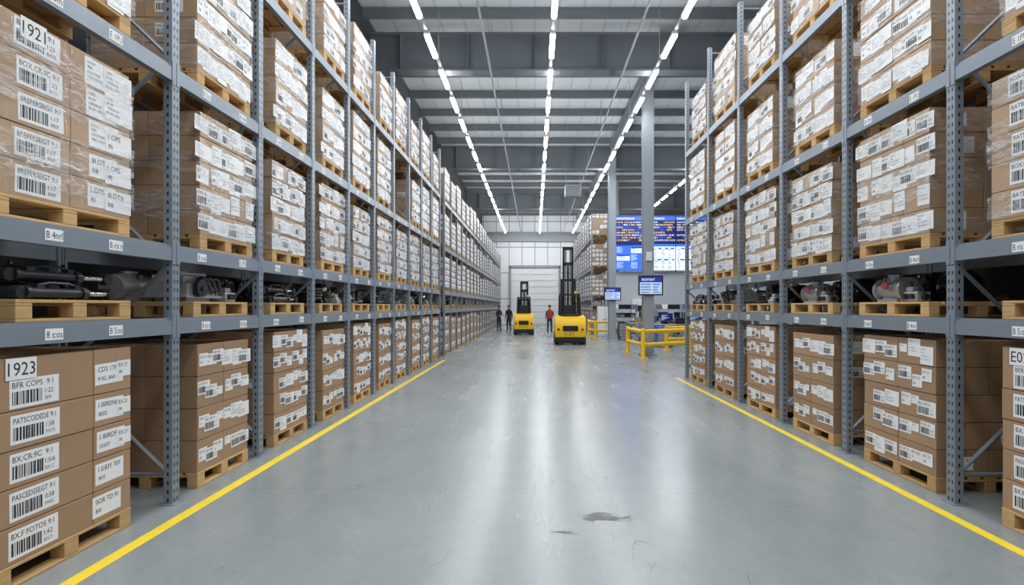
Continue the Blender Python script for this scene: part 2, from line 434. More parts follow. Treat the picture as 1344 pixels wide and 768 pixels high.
VAR = {
 'big': gen(1.15, D, 5, (.23,.23,.23,.235,.325), (.67,.33), 2, 'big', 1),
 'wbig': gen(1.15, D, 5, .222, (.5,.5), 2, 'wbig', 2),
 'wbigR': gen(1.2, D, 5, .222, (.5,.5), 2, 'wbig', 5),
}
for sd, W in (('L', 1.0), ('R', 1.15)):
    VAR['grid'+sd+'0'] = gen(W, D, 5, .25, T2, 2, 'grid', 11)
    VAR['grid'+sd+'1'] = gen(W-.05, D, 4, .30, (.48,.52), 2, 'grid', 12)
    VAR['mid'+sd+'0'] = gen(W, D, 5, .232, T3, 2, 'dense', 13)
    VAR['mid'+sd+'1'] = gen(W-.06, D, 5, .219, (.5,.5), 2, 'dense', 14)
    VAR['up'+sd+'0'] = gen(W, D, 5, .238, T2, 2, 'dense', 15)
    VAR['up'+sd+'1'] = gen(W-.08, D, 4, .26, (.5,.5), 2, 'dense', 18)
    VAR['top'+sd+'0'] = gen(W, D, 4, .29, T3, 2, 'dense', 16)
    VAR['top'+sd+'1'] = gen(W-.07, D, 4, .24, T2, 2, 'dense', 17)
def place_load(var, x, y, z, rz, label, group, num=None):
    v = VAR[var]
    t = thing('pallet_load', label, 'pallet load', (x,y,z), rz, group)
    inst('pallet', pallet(v['W'], v['D']), t)
    top = max(c[1][2] for c in v['cartons'])
    done = False
    for me, loc, labs in v['cartons']:
        c = inst('carton', me, t, loc)
        for lm, ll, r, tilt in labs: inst('shipping_label', lm, c, ll, (tilt if r == 0 else 0, 0, r))
        if num and not done and loc[2] == top and loc[0] > 0:
            fx = v['D']/4-.002+.004
            inst('number_label', NUM[num], c, (fx, -.20, .252) if var == 'big' else (fx, .0, .16)); done = True
    if v['film']: inst('stretch_wrap', v['film'], t)
    return t
FAR = []
for k in range(4):
    r = random.Random(50+k); mb = MB(); W = 1.15; nl = (5,5,4,5)[k]; h = (.24,.225,.25,.21)[k]
    for l in range(nl):
        for i in range(3):
            w = W/3
            for j in range(2):
                mb.box(-D/2+j*D/2+.003, -D/2+(j+1)*D/2-.003, -W/2+i*w+.003, -W/2+(i+1)*w-.003, l*h, l*h+h-.006, 0)
            for q in (-.24,.24):
                if r.random() < (.6 if k == 0 else .95):
                    cy = -W/2+(i+.5)*w+q*w; cz = (l+.5)*h; a = r.uniform(.07,.095); b = r.uniform(.06,.085)
                    mb.box(D/2-.004, D/2-.001, cy-a, cy+a, cz-b, cz+b, 1)
                    mb.box(D/2-.001, D/2, cy-a*.8, cy+a*.3, cz-b*.7, cz, 2)
        for s_ in (-1,1):
            for q in (-.36,-.12,.13,.37):
                if r.random() < .75:
                    a = r.uniform(.07,.11); b = r.uniform(.05,.09); cz = (l+.5)*h
                    y0 = s_*(W/2-.002); mb.box(q-a, q+a, min(y0-.001,y0+.001), max(y0-.001,y0+.001), cz-b, cz+b, 1)
    FAR.append(mb.mesh('carton_stack', ['carton_wrap' if k else 'carton','paper','greyink'], recalc=False))
def place_far(k, x, y, z, rz, label, group, zs=1):
    t = thing('pallet_load', label, 'pallet load', (x,y,z), rz, group)
    inst('pallet', pallet(1.17, D), t); o = inst('carton_stack', FAR[k], t, (0,0,.1425)); o.scale = (1,1,zs)

# ------------------------------------------------------------------ machine parts
def ring(cx, cy, cz, R, n, axis='x'):
    return [(cx, cy+R*math.cos(2*PI*i/n), cz+R*math.sin(2*PI*i/n)) for i in range(n)]
def mk_engine():
    P = []
    b = MB(); b.box(-.2,.2,-.26,.26,.05,.17); b.box(-.22,.22,-.3,.3,.035,.06); b.box(-.15,.15,-.2,.2,0,.035)
    for i in range(6): b.box(.2,.215,-.22+i*.085,-.2+i*.085,.06,.165); b.box(-.215,-.2,-.22+i*.085,-.2+i*.085,.06,.165)
    P.append(('crankcase', b.mesh('crankcase', ['cast'], bev=.008, seg=2)))
    b = MB(); b.box(-.15,.15,-.24,.24,.171,.25); b.box(-.11,.11,-.21,.21,.251,.285)
    for i in range(4): b.cyl((.06,-.16+i*.107,.285),(.06,-.16+i*.107,.305),.022,n=8)
    P.append(('cylinder_head', b.mesh('cylinder_head', ['cast'], bev=.006)))
    b = MB(); b.cyl((.216,-.12,.13),(.235,-.12,.13),.085,n=20); b.cyl((.235,-.12,.13),(.25,-.12,.13),.07,n=20); b.cyl((.25,-.12,.13),(.265,-.12,.13),.085,n=20); b.cyl((.265,-.12,.13),(.28,-.12,.13),.025,n=10)
    P.append(('pulley', b.mesh('pulley', ['iron'], smooth=True)))
    b = MB()
    for i in range(3): b.tube([(.15,-.02+i*.1,.21),(.2,-.02+i*.1,.23),(.235,.0+i*.1,.21),(.24,.02+i*.09,.15),(.235,.1+i*.05,.1)], .022, 8)
    P.append(('manifold', b.mesh('manifold', ['iron'], smooth=True)))
    b = MB()
    for y in (-.19,0,.19):
        for x in (-.09,.09): b.cyl((x,y,.285),(x,y,.297),.012,n=6)
    P.append(('bolt_set', b.mesh('bolt_set', ['chrome'])))
    return P
def mk_cylinder():
    P = []
    b = MB(); b.cyl((0,-.36,.045),(0,.1,.045),.034,n=16); b.cyl((0,-.39,.045),(0,-.35,.045),.044,n=16); b.cyl((0,.08,.045),(0,.13,.045),.044,n=16); b.box(-.02,.02,-.3,-.24,.072,.1); b.box(-.02,.02,.02,.07,.072,.1); b.tube([(0,-.27,.095),(.02,-.2,.11),(.02,-.05,.11),(0,.045,.095)], .009, 6)
    P.append(('barrel', b.mesh('barrel', ['iron'], smooth=True)))
    b = MB(); b.cyl((0,.13,.045),(0,.36,.045),.018,n=12)
    P.append(('rod', b.mesh('rod', ['chrome'], smooth=True)))
    for y in (-.425,.385):
        P.append(('clevis', MB().cyl((-.026,y,.045),(.026,y,.045),.042,n=14).mesh('clevis', ['iron'], smooth=True)))
    return P
def mk_gearbox():
    P = []
    b = MB(); b.cyl((-.16,0,.15),(.1,0,.15),.13,.145,n=20); b.cyl((.1,0,.15),(.13,0,.15),.15,n=20); b.cyl((.13,0,.15),(.17,0,.15),.08,.06,n=16)
    b.box(-.12,.1,-.16,.16,0,.03); b.box(-.1,.08,-.1,.1,.03,.1); b.box(-.1,.05,-.06,.06,.27,.31)
    for i in range(5): b.cyl((-.12+i*.05,0,.15),(-.105+i*.05,0,.15),.15,n=20)
    P.append(('housing', b.mesh('housing', ['iron'], smooth=True)))
    b = MB()
    for p in ring(.131,0,.15,.125,8): b.cyl(p,(p[0]+.012,p[1],p[2]),.011,n=6)
    P.append(('bolt_set', b.mesh('bolt_set', ['chrome'])))
    b = MB(); b.cyl((.17,0,.15),(.22,0,.15),.024,n=12)
    P.append(('shaft', b.mesh('shaft', ['chrome'], smooth=True)))
    return P
def mk_hose():
    b = MB(); pts = []
    for i in range(97):
        t = 2*PI*i/24; R = .18+.012*math.sin(i*.9)
        pts.append((R*math.cos(t), R*math.sin(t), .028+.046*i/24))
    pts.append((.2,.05,.215))
    b.tube(pts, .024, 7)
    return [('hose', b.mesh('hose', ['rubber'], smooth=True)), ('fitting', MB().cyl((.195,.045,.212),(.24,.075,.222),.03,n=8).mesh('fitting', ['chrome']))]
def mk_casting():
    P = []
    b = MB(); b.cyl((0,-.2,.13),(0,.2,.13),.09,.12,n=18); b.cyl((0,.2,.13),(0,.235,.13),.128,n=18); b.cyl((0,-.235,.13),(0,-.2,.13),.12,n=18)
    b.box(-.1,.1,-.17,.17,0,.03); b.box(-.06,.06,-.13,.13,.03,.1); b.cyl((0,0,.2),(0,0,.27),.055,n=14); b.cyl((0,0,.27),(0,0,.29),.075,n=14)
    b.cyl((.06,.05,.15),(.17,.09,.17),.05,.04,n=12)
    for y in (-.13,-.06,.01,.12): b.box(-.05,.05,y-.008,y+.008,.2,.262)
    P.append(('casing', b.mesh('casing', ['cast'], smooth=True)))
    P.append(('port_cap', MB().cyl((.17,.09,.17),(.185,.096,.173),.04,n=12).mesh('port_cap', ['redcap'], smooth=True)))
    P.append(('flange_cover', MB().cyl((0,0,.29),(0,0,.302),.05,n=12).mesh('flange_cover', ['iron'], smooth=True)))
    return P
def mk_valve():
    P = []
    b = MB(); b.box(-.07,.07,-.1,.1,0,.1); b.box(-.05,.06,-.08,.02,.101,.15); b.box(-.09,.09,-.12,-.101,.0,.06)
    P.append(('valve_body', b.mesh('valve_body', ['cast'], bev=.008)))
    b = MB(); b.cyl((.07,-.05,.055),(.11,-.05,.055),.03,n=12); b.cyl((.07,.045,.055),(.1,.045,.055),.026,n=12); b.cyl((.0,.06,.1),(.0,.06,.19),.022,n=10); b.cyl((0,.06,.17),(0,.06,.2),.035,n=10); b.cyl((0,.1,.05),(0,.15,.05),.03,n=10)
    P.append(('port_set', b.mesh('port_set', ['iron'], smooth=True)))
    b = MB(); b.tube([(.03,-.03,.15),(.04,-.03,.2),(.06,.02,.22),(.05,.08,.2),(.03,.13,.12),(.03,.16,.06)], .012, 7)
    P.append(('pipe', b.mesh('pipe', ['rubber'], smooth=True)))
    return P
MACH = {'engine_block': mk_engine(), 'hydraulic_cylinder': mk_cylinder(), 'gearbox': mk_gearbox(), 'hose_coil': mk_hose(), 'pump_casing': mk_casting(), 'valve_block': mk_valve()}
MDESC = {'engine_block': ('silver engine block with black pulley', 'engine part'), 'hydraulic_cylinder': ('black hydraulic cylinder with chrome rod', 'machine part'), 'gearbox': ('black ribbed gearbox', 'machine part'), 'hose_coil': ('coil of black hose', 'hose'), 'pump_casing': ('silver pump casing with red port cap', 'machine part'), 'valve_block': ('small silver valve block with black pipe', 'machine part')}
def place_machine(kind, x, y, z, rz, label):
    t = thing(kind, label, MDESC[kind][1], (x,y,z), rz, 'machine parts on shelf pallets')
    for n, me in MACH[kind]: inst(n, me, t)
def solo(parts):
    mb = MB(); mats = []
    for n, me in parts:
        k = me.materials[0]
        if k not in mats: mats.append(k)
        mb.add([tuple(v.co) for v in me.vertices], [tuple(p.vertices) for p in me.polygons], mats.index(k))
    return mb.mesh('machine_part', mats, recalc=False)
FARM = [solo(MACH['engine_block']), solo(MACH['gearbox']), solo(MACH['pump_casing'])]

# ------------------------------------------------------------------ racks
DEP = 1.05
def prof_post(s):
    p = [(0,-.05),(.075,-.05),(.075,-.025),(.069,-.025),(.069,-.044),(.006,-.044),(.006,.044),(.069,.044),(.069,.025),(.075,.025),(.075,.05),(0,.05)]
    return [(s*a, b) for a, b in p]
def rack(label, s, xf, ys, levels, hts, loc_labels):
    root = thing('pallet_rack', label, 'rack', (xf, ys[0], 0))
    h = hts
    a = MB().prism(prof_post(s), 'z', .008, h).mesh('upright', ['post'])
    b = MB().prism([(s*(DEP)-q[0], q[1]) for q in prof_post(s)], 'z', .008, h).mesh('rear_upright', ['steel'])
    c = MB(); z = .25; x0 = s*.06; x1 = s*(DEP-.06); up = True
    c.cyl((x0,0,z),(x1,0,z),.018,n=6)
    while z+.9 < h:
        c.cyl((x0 if up else x1,0,z),(x1 if up else x0,0,z+.9),.018,n=6); z += .9; up = not up
    c.cyl((x0,0,h-.1),(x1,0,h-.1),.018,n=6)
    c = c.mesh('frame_bracing', ['steel'])
    fpm = MB().box(s*-.03, s*.11, -.075, .075, 0, .008).mesh('base_plate', ['steel'])
    for i, y in enumerate(ys):
        dy = y-ys[0]
        u = inst('upright', a, root, (0,dy,0)); inst('base_plate', fpm, u)
        inst('rear_upright', b, root, (0,dy,0)); inst('frame_bracing', c, root, (0,dy,0))
    BMc = {}
    rr = random.Random(len(ys))
    for i in range(len(ys)-1):
        L = round(ys[i+1]-ys[i]-.1, 3)
        if L not in BMc:
            def bm_(u0, u1, name):
                m = MB(); m.prism([(s*u0,-.07),(s*u0,.045),(s*(u0+.018),.045),(s*(u0+.018),.07),(s*u1,.07),(s*u1,-.07)], 'y', -L/2, L/2)
                for e in (-1,1): m.box(s*(u0-.006), s*(u0+.05), e*(L/2)-.002 if e > 0 else -L/2-.045, L/2+.045 if e > 0 else -L/2+.002, -.1, .1)
                return m.mesh(name, ['steel'])
            BMc[L] = (bm_(0,.06,'load_beam'), bm_(DEP-.06,DEP,'rear_beam'))
        f, r_ = BMc[L]
        for k, z in enumerate(levels):
            cy = (ys[i]+ys[i+1])/2-ys[0]
            bmo = inst('load_beam', f, root, (0,cy,z)); inst('rear_beam', r_, root, (0,cy,z))
            if loc_labels and k < 3:
                for n_, q in enumerate((-.14,.15) if L > 1.7 else (-.24,.24)):
                    lm = LOC[(k*2+n_+(2 if k == 0 else -2 if k == 1 else 0)) % 6] if i == 0 else rr.choice(LOC)
                    inst('location_label', lm, bmo, (-s*.0005, q*L+(0 if i == 0 else rr.uniform(-.05,.05)), rr.uniform(-.02,.0)), (0,0,0 if s < 0 else PI))
    return root
LV = [1.53, 2.16, 3.70, 5.30]
LVF = [1.53, 2.16, 3.95, 5.85]
YL = [3.0, 5.0] + [5.0+1.556*i for i in range(1,10)]
YR = [3.0, 5.0, 6.72, 8.45, 10.22, 12.02, 13.8]
YL2 = [19.95+1.62*i for i in range(21)]
YR2 = [35.0+1.7*i for i in range(11)]
rack('tall grey steel pallet rack along the near left side of the aisle', -1, -3.1, YL, LV, 6.85, True)
rack('tall grey steel pallet rack along the near right side of the aisle', 1, 3.59, YR, LV, 7.05, True)
rack('far left grey pallet rack running on to the white end wall', -1, -3.1, YL2, LV, 6.3, False)
rack('far right grey pallet rack beyond the blue display wall', 1, 3.4, YR2, LVF, 7.3, False)

SHN = {0: 'floor level', 2: 'middle shelf', 3: 'upper shelf', 4: 'top shelf'}
SZ = [0, LV[0]+.0705, LV[1]+.0705, LV[2]+.0705, LV[3]+.0705]
SZF = [0]+[v+.0705 for v in LVF]
rp = random.Random(21)
HC = 'hydraulic_cylinder'; VB = 'valve_block'
combos = [
 [(HC,.43,0,.03,0),(HC,.33,.03,-.02,0),(HC,.22,-.02,.02,0),(HC,.12,.02,0,0),(HC,.38,0,-.02,.112),(HC,.17,0,.03,.112),('gearbox',-.3,-.25,0,0),('gearbox',-.3,.2,0,0)],
 [('engine_block',.2,-.17,0,0),(VB,.34,.32,0,0),(VB,.12,.32,.0,0),('pump_casing',-.28,-.24,0,0),('hose_coil',-.25,.27,0,0)],
 [('pump_casing',.28,-.26,0,0),(VB,.36,.2,0,0),('gearbox',-.13,-.3,0,0),('gearbox',-.13,.1,0,0),(HC,-.45,0,0,0)],
 [('hose_coil',.24,-.26,0,0),('gearbox',.26,.14,0,0),(VB,.36,.41,1.57,0),('gearbox',-.27,-.25,0,0),('pump_casing',-.3,.22,0,0)],
 [(VB,.37,-.36,0,0),(VB,.14,-.36,0,0),('engine_block',.18,.14,0,0),(HC,-.2,0,0,0),(HC,-.36,0,0,0)],
]
def fill_near(side, xf, ys):
    nm = 'near left rack' if side < 0 else 'near right rack'; K = 'L' if side < 0 else 'R'
    rz = 0 if side < 0 else PI
    for b in range(len(ys)-1):
        yc = (ys[b]+ys[b+1])/2
        for lv in (0, 2, 3, 4):
            if lv == 4 and b < 2: continue
            if side < 0 and (b, lv) in ((6,3),): continue
            num = None; desc = 'film-wrapped cartons covered in white labels'
            if lv == 0:
                var = 'grid%s%d' % (K, b % 2); desc = 'tan cartons in rows with small labels'
                if side > 0: var = 'grid%s%d' % (K, (b+1) % 2)
            elif lv == 2: var = 'mid%s%d' % (K, (b+1) % 2)
            elif lv == 3: var = 'up%s%d' % (K, (b//2) % 2)
            else: var = 'top%s%d' % (K, b % 2)
            far_y = 4.5
            if b == 0:
                if lv == 0: var = 'big'; num = '1923' if side < 0 else 'E02'; desc = 'tan cartons with big barcode labels numbered '+num
                elif lv == 2: var = 'wbig' if side < 0 else 'wbigR'; num = '1921' if side < 0 else None; desc = 'film-wrapped cartons with large barcode labels'; far_y = 4.5 if side < 0 else 4.62
            W = VAR[var]['W']
            if b == 0: y = far_y-W/2
            else: y = ys[b+1]-.07-W/2-rp.uniform(.03,.16) if side < 0 else yc+rp.uniform(-.05,.06)
            x = xf+side*(D/2+.035+rp.uniform(0,.02))
            lab = '%s, %s, %s bay of %s' % (desc, SHN[lv], ORD[b], nm)
            place_load(var, x, y, SZ[lv], rz+rp.uniform(-.006,.006), lab, 'carton loads in the near racks', num)
        y = yc+(.05 if b else .0); W = VAR['grid'+K+'0']['W']
        if b == 0: y = 4.5-W/2
        x = xf+side*(D/2+.04)
        o = inst('wooden_pallet', pallet(W, D), None, (x,y,SZ[1]), (0,0,rz))
        tag(o, 'wooden pallet holding machine parts, %s bay of %s' % (ORD[b], nm), 'pallet', 'parts pallets on the narrow shelf')
        cmb = combos[b % 5] if side < 0 else combos[b % 5] if b else combos[1]
        if side > 0 and b == 1: cmb = combos[2]
        if side < 0 and b in (2, 5): cmb = combos[0]
        tot = {}; cnt = {}
        for q in cmb: tot[(q[0], q[4] > 0)] = tot.get((q[0], q[4] > 0), 0)+1
        for kind, ux, uy, a, dz in cmb:
            kk = (kind, dz > 0); cnt[kk] = cnt.get(kk, 0)+1; n = cnt[kk]
            wx = x-side*ux; wy = y-side*uy
            if dz: pre = ('upper aisle-side ','upper inner ')[n-1]
            elif tot[kk] == 1: pre = ''
            elif kind == HC: pre = {1:'aisle-side ',2:'second ',3:'third ',4:'rearmost '}[n] if tot[kk] > 2 else ('inner ','rearmost ')[n-1]
            else:
                same = [q for q in cmb if q[0] == kind]
                if same[0][1] != same[1][1]: pre = ('aisle-side ','inner ')[n-1]
                else: pre = (('camera-side ','far-side ') if side < 0 else ('far-side ','camera-side '))[n-1]
            place_machine(kind, wx, wy, SZ[1]+.1425+dz, rz+a, pre+MDESC[kind][0]+', pallet in %s bay of %s' % (ORD[b], nm))
fill_near(-1, -3.1, YL)
fill_near(1, 3.59, YR)
def fill_far(side, xf, ys, nm, sz, zlo, zhi):
    rz = 0 if side < 0 else PI
    for b in range(len(ys)-1):
        yc = (ys[b]+ys[b+1])/2
        for lv in (0, 2, 3, 4):
            k = 0 if lv == 0 else (rp.choice((2,2,3)) if lv == 4 else rp.choice((1,3)))
            zs = rp.uniform(zlo, zhi)
            if lv == 0: zs = min(zs, 1.04)
            if lv == 2 and side < 0: zs = min(zs, 1.04)
            place_far(k, xf+side*(D/2+.04), yc+rp.uniform(-.05,.05), sz[lv], rz, 'distant carton load, %s, %s bay of %s' % (SHN[lv], ORD[b], nm), 'carton loads in the far racks', zs)
        o = inst('wooden_pallet', pallet(1.17, D), None, (xf+side*(D/2+.04), yc, sz[1]), (0,0,rz))
        tag(o, 'small distant pallet of parts, %s bay of %s' % (ORD[b], nm), 'pallet', 'parts pallets on the narrow shelf')
        kk = b % 3
        o = inst(('engine_block','gearbox','pump_casing')[kk], FARM[kk], None, (xf+side*(D/2-.15), yc, sz[1]+.1425), (0,0,rz))
        tag(o, 'distant %s on parts pallet, %s bay of %s' % (('silver engine block','black gearbox','silver pump casing')[kk], ORD[b], nm), 'machine part', 'machine parts on shelf pallets')
fill_far(-1, -3.1, YL2, 'far left rack', SZ, .82, 1.1)
fill_far(1, 3.4, YR2, 'far right rack', SZF, 1.15, 1.3)

# ------------------------------------------------------------------ room shell
XL, XR, YB, YE, ZC = -4.9, 14.0, -8.0, 54.0, 10.15
struct('floor', MB().box(XL-.2, XR+.2, YB, YE+.2, -.2, 0).mesh('floor', ['floor']), 'polished grey concrete warehouse floor', 'floor')
cl = struct('ceiling', MB().box(XL-.2, XR+.2, YB, YE+.2, ZC, ZC+.2).mesh('ceiling', ['ceiling']), 'grey metal roof deck carried on steel purlins', 'ceiling')
struct('wall_left', MB().box(XL-.2, XL, YB, YE, 0, ZC).mesh('wall_left', ['wall_shade_dark']), 'left wall coloured dark to stand for shade behind the racks', 'wall')  # wall coloured dark so gaps between the loads read as shaded
struct('wall_right', MB().box(XR, XR+.2, YB, YE, 0, ZC).mesh('wall_right', ['wallgrey']), 'grey panelled wall on the far right', 'wall')
struct('wall_back', MB().box(XL-.2, XR+.2, YE, YE+.2, 0, ZC).mesh('wall_back', ['wallwhite']), 'white panelled end wall closing the aisle', 'wall')
struct('wall_right_shade_sheet', MB().box(4.95, 5.05, YB, 9.4, 0, 7.2).mesh('wall_rp', ['wall_shade_dark']), 'added dark sheet standing for shade behind the near right rack', 'wall')  # added sheet, kept dark so the right rack gaps read as shaded
struct('wall_display_partition', MB().box(4.55, XR-.01, 33.5, 33.7, 0, 3.7).mesh('wall_dp', ['partition']), 'pale grey partition below the blue display wall', 'wall')
struct('trim_1', MB().box(XL+.01, XR-.01, YE-.25, YE-.02, 7.7, 8.6).mesh('trim', ['grey'], bev=.01), 'grey band standing for the dimmer top of the end wall', 'trim')  # grey band imitates the less lit upper part of the wall
d = MB()
for i in range(9): d.box(-2.2, 2.2, YE-.1, YE-.03, .01+i*.58, .01+i*.58+.555)
door = struct('door_1', d.mesh('door', ['white'], bev=.015), 'large white sectional loading door in the end wall', 'door')
f = MB(); f.box(-2.4,-2.21,YE-.16,YE-.03,0,5.45); f.box(2.21,2.4,YE-.16,YE-.03,0,5.45); f.box(-2.4,2.4,YE-.16,YE-.03,5.26,5.5)
inst('door_frame', f.mesh('door_frame', ['grey'], bev=.01), door)
def ibeam_prof(w, h, t=.03):
    return [(-w/2,0),(w/2,0),(w/2,t),(t/2,t),(t/2,h-t),(w/2,h-t),(w/2,h),(-w/2,h),(-w/2,h-t),(-t/2,h-t),(-t/2,t),(-w/2,t)]
pu = MB().prism([(-.05,0),(.05,0),(.05,.02),(-.03,.02),(-.03,.27),(.05,.27),(.05,.29),(-.05,.29)], 'x', XL, XR).mesh('purlin', ['darksteel'])
y = 5.9
while y < 53.5:
    inst('purlin', pu, cl, (0,y,ZC-.3)); y += 2.1
gi = MB().prism(ibeam_prof(.4,1.15,.05), 'x', XL, XR)
for x in range(-4, 14, 2): gi.box(x-.01, x+.01, -.19, .19, .05, 1.1)
gm = gi.mesh('girder', ['darksteel'])
for yy in (5.2, 17.4, 29.6, 41.8): inst('girder', gm, cl, (0,yy,ZC-1.45))
gl = MB().prism([(a+3.9, b) for a, b in ibeam_prof(.3,.5,.04)], 'y', 17.7, 53.7).mesh('long_beam', ['darksteel'])
inst('long_girder', gl, cl, (0,0,ZC-.82))
for i, x in enumerate((-1.3, 2.6)):
    t = thing('service_pipe', ('thin grey service pipe under the roof between left and middle lights','thin grey service pipe under the roof beside the right lights')[i], 'pipe', (x,0,8.6))
    inst('pipe', MB().cyl((0,11,0),(0,53.6,0),.03,n=8).mesh('pipe', ['grey'], smooth=True), t)
    hg = MB().cyl((0,0,.03),(0,0,ZC-8.6),.008,n=5).mesh('hanger', ['grey'])
    for k in range(8): inst('hanger', hg, t, (0, 12+k*5.4, 0))
for i, yy in enumerate((20.0, 29.3, 38.7)):
    xx = 3.9 if i < 2 else 5.4
    lab = ('pale steel column behind the yellow barrier, carrying an information screen', 'pale steel column beside the far yellow barrier, carrying a small screen', 'most distant pale steel column behind the blue display wall')[i]
    t = thing('steel_column', lab, 'column', (xx,yy,0))
    b = MB(); w = .36; b.prism([(-w/2,-w/2),(w/2,-w/2),(w/2,-w/2+.03),(.02,-w/2+.03),(.02,w/2-.03),(w/2,w/2-.03),(w/2,w/2),(-w/2,w/2),(-w/2,w/2-.03),(-.02,w/2-.03),(-.02,-w/2+.03),(-w/2,-w/2+.03)], 'z', .03, ZC-.84 if i < 2 else ZC-.01)
    inst('shaft', b.mesh('shaft', ['column']), t)
    b = MB(); b.box(-.28,.28,-.28,.28,0,.03)
    for sx in (-1,1):
        for sy in (-1,1): b.cyl((sx*.23,sy*.23,.03),(sx*.23,sy*.23,.07),.02,n=6)
    inst('base_plate', b.mesh('base_plate', ['column']), t)
    if i == 0:
        b = MB(); b.box(-.1,.1,-.26,-.182,3.25,3.55); inst('junction_box', b.mesh('junction_box', ['white'], bev=.01), t)

o = inst('floor_line', MB().box(-2.9,-2.8,-2,18.3,.0005,.003).mesh('floor_line', ['linepaint'])); tag(o, 'yellow painted floor line beside the left rack', 'floor line')
o = inst('floor_line', MB().box(3.31,3.4,-2,13.7,.0005,.003).mesh('floor_line', ['linepaint'])); tag(o, 'yellow painted floor line beside the right rack', 'floor line')

# ------------------------------------------------------------------ lights
hm = MB().box(-.07,.07,-.66,.66,.03,.1).mesh('housing', ['white'], bev=.008)
dm = MB().prism([(-.06,.03),(-.055,-.01),(-.035,-.03),(.035,-.03),(.055,-.01),(.06,.03)], 'y', -.63, .63).mesh('diffuser', ['led'])
rows = [('left', -2.64, 12.6), ('middle', .44, 12.6), ('right', 3.42, 12.6), ('far right', 7.9, 24.5)]
rodm = MB().cyl((0,0,.04),(0,0,1.42),.008,n=5).mesh('rod', ['grey'])
def area(loc, sx, sy, p, rot=(0,0,0), col=(.97,.985,1)):
    l = bpy.data.lights.new('row_and_fill', 'AREA'); l.shape = 'RECTANGLE'; l.size = sx; l.size_y = sy; l.energy = p; l.color = col
    o = bpy.data.objects.new('row_and_fill_lamp', l); C.objects.link(o); o.location = loc; o.rotation_euler = rot  # serves the unseen near rows and the added fill lamps
for nm, x, y0 in rows:
    t = thing('light_track', 'long thin white track carrying the %s row of strip lights' % nm, 'light track', (x,0,8.42))
    a = 5.0 if y0 < 20 else 22
    inst('rail', MB().box(-.04,.04,a,53.5,-.02,.04).mesh('rail', ['grey']), t)
    yy = a+.9
    while yy < 53.5:
        inst('suspension_rod', rodm, t, (0,yy,0)); yy += 5.0
    i = 0; y = y0
    while y < 53:
        q = thing('strip_light', 'glowing white strip light, %s from the camera in the %s row' % (ORD[i], nm), 'light', (x,y,8.3), 0, 'strip lights of the %s row' % nm)
        inst('housing', hm, q); inst('diffuser', dm, q)
        y += 2.15; i += 1
    area((x,(a+53.5)/2,8.48), .1, 53.5-a, 270 if y0 < 20 else 150, (PI,0,0))  # added upward fill lamp to brighten the roof, not a fixture
for nm, x, y0 in rows[:3]: area((x,4.5,8.28), .9, 14.5, 420)
area((9,14,8.3), .2, 20, 300)
area((6.6,27,8.2), 3, 6, 260)  # added fill lamp that brightens the work area, no fixture here
area((-.2,49.5,8.2), 5, 2, 90, (.6,0,0))  # added fill lamp tilted to brighten the end wall
# unit heater
t = thing('unit_heater', 'grey box heater hanging from the roof right of the middle lights', 'heater', (1.97,30,7.35))
b = MB().box(-.42,.42,-.3,.3,0,.58); inst('casing', b.mesh('casing', ['grey'], bev=.02), t)
b = MB()
for i in range(7): b.box(-.36,.36,-.32,-.3,.06+i*.07,.1+i*.07)
inst('louvre', b.mesh('louvre', ['darksteel']), t)
for x in (-.35,.35): inst('hanger', MB().cyl((x,0,.58),(x,0,1.35),.012,n=6).mesh('hanger', ['grey']), t)

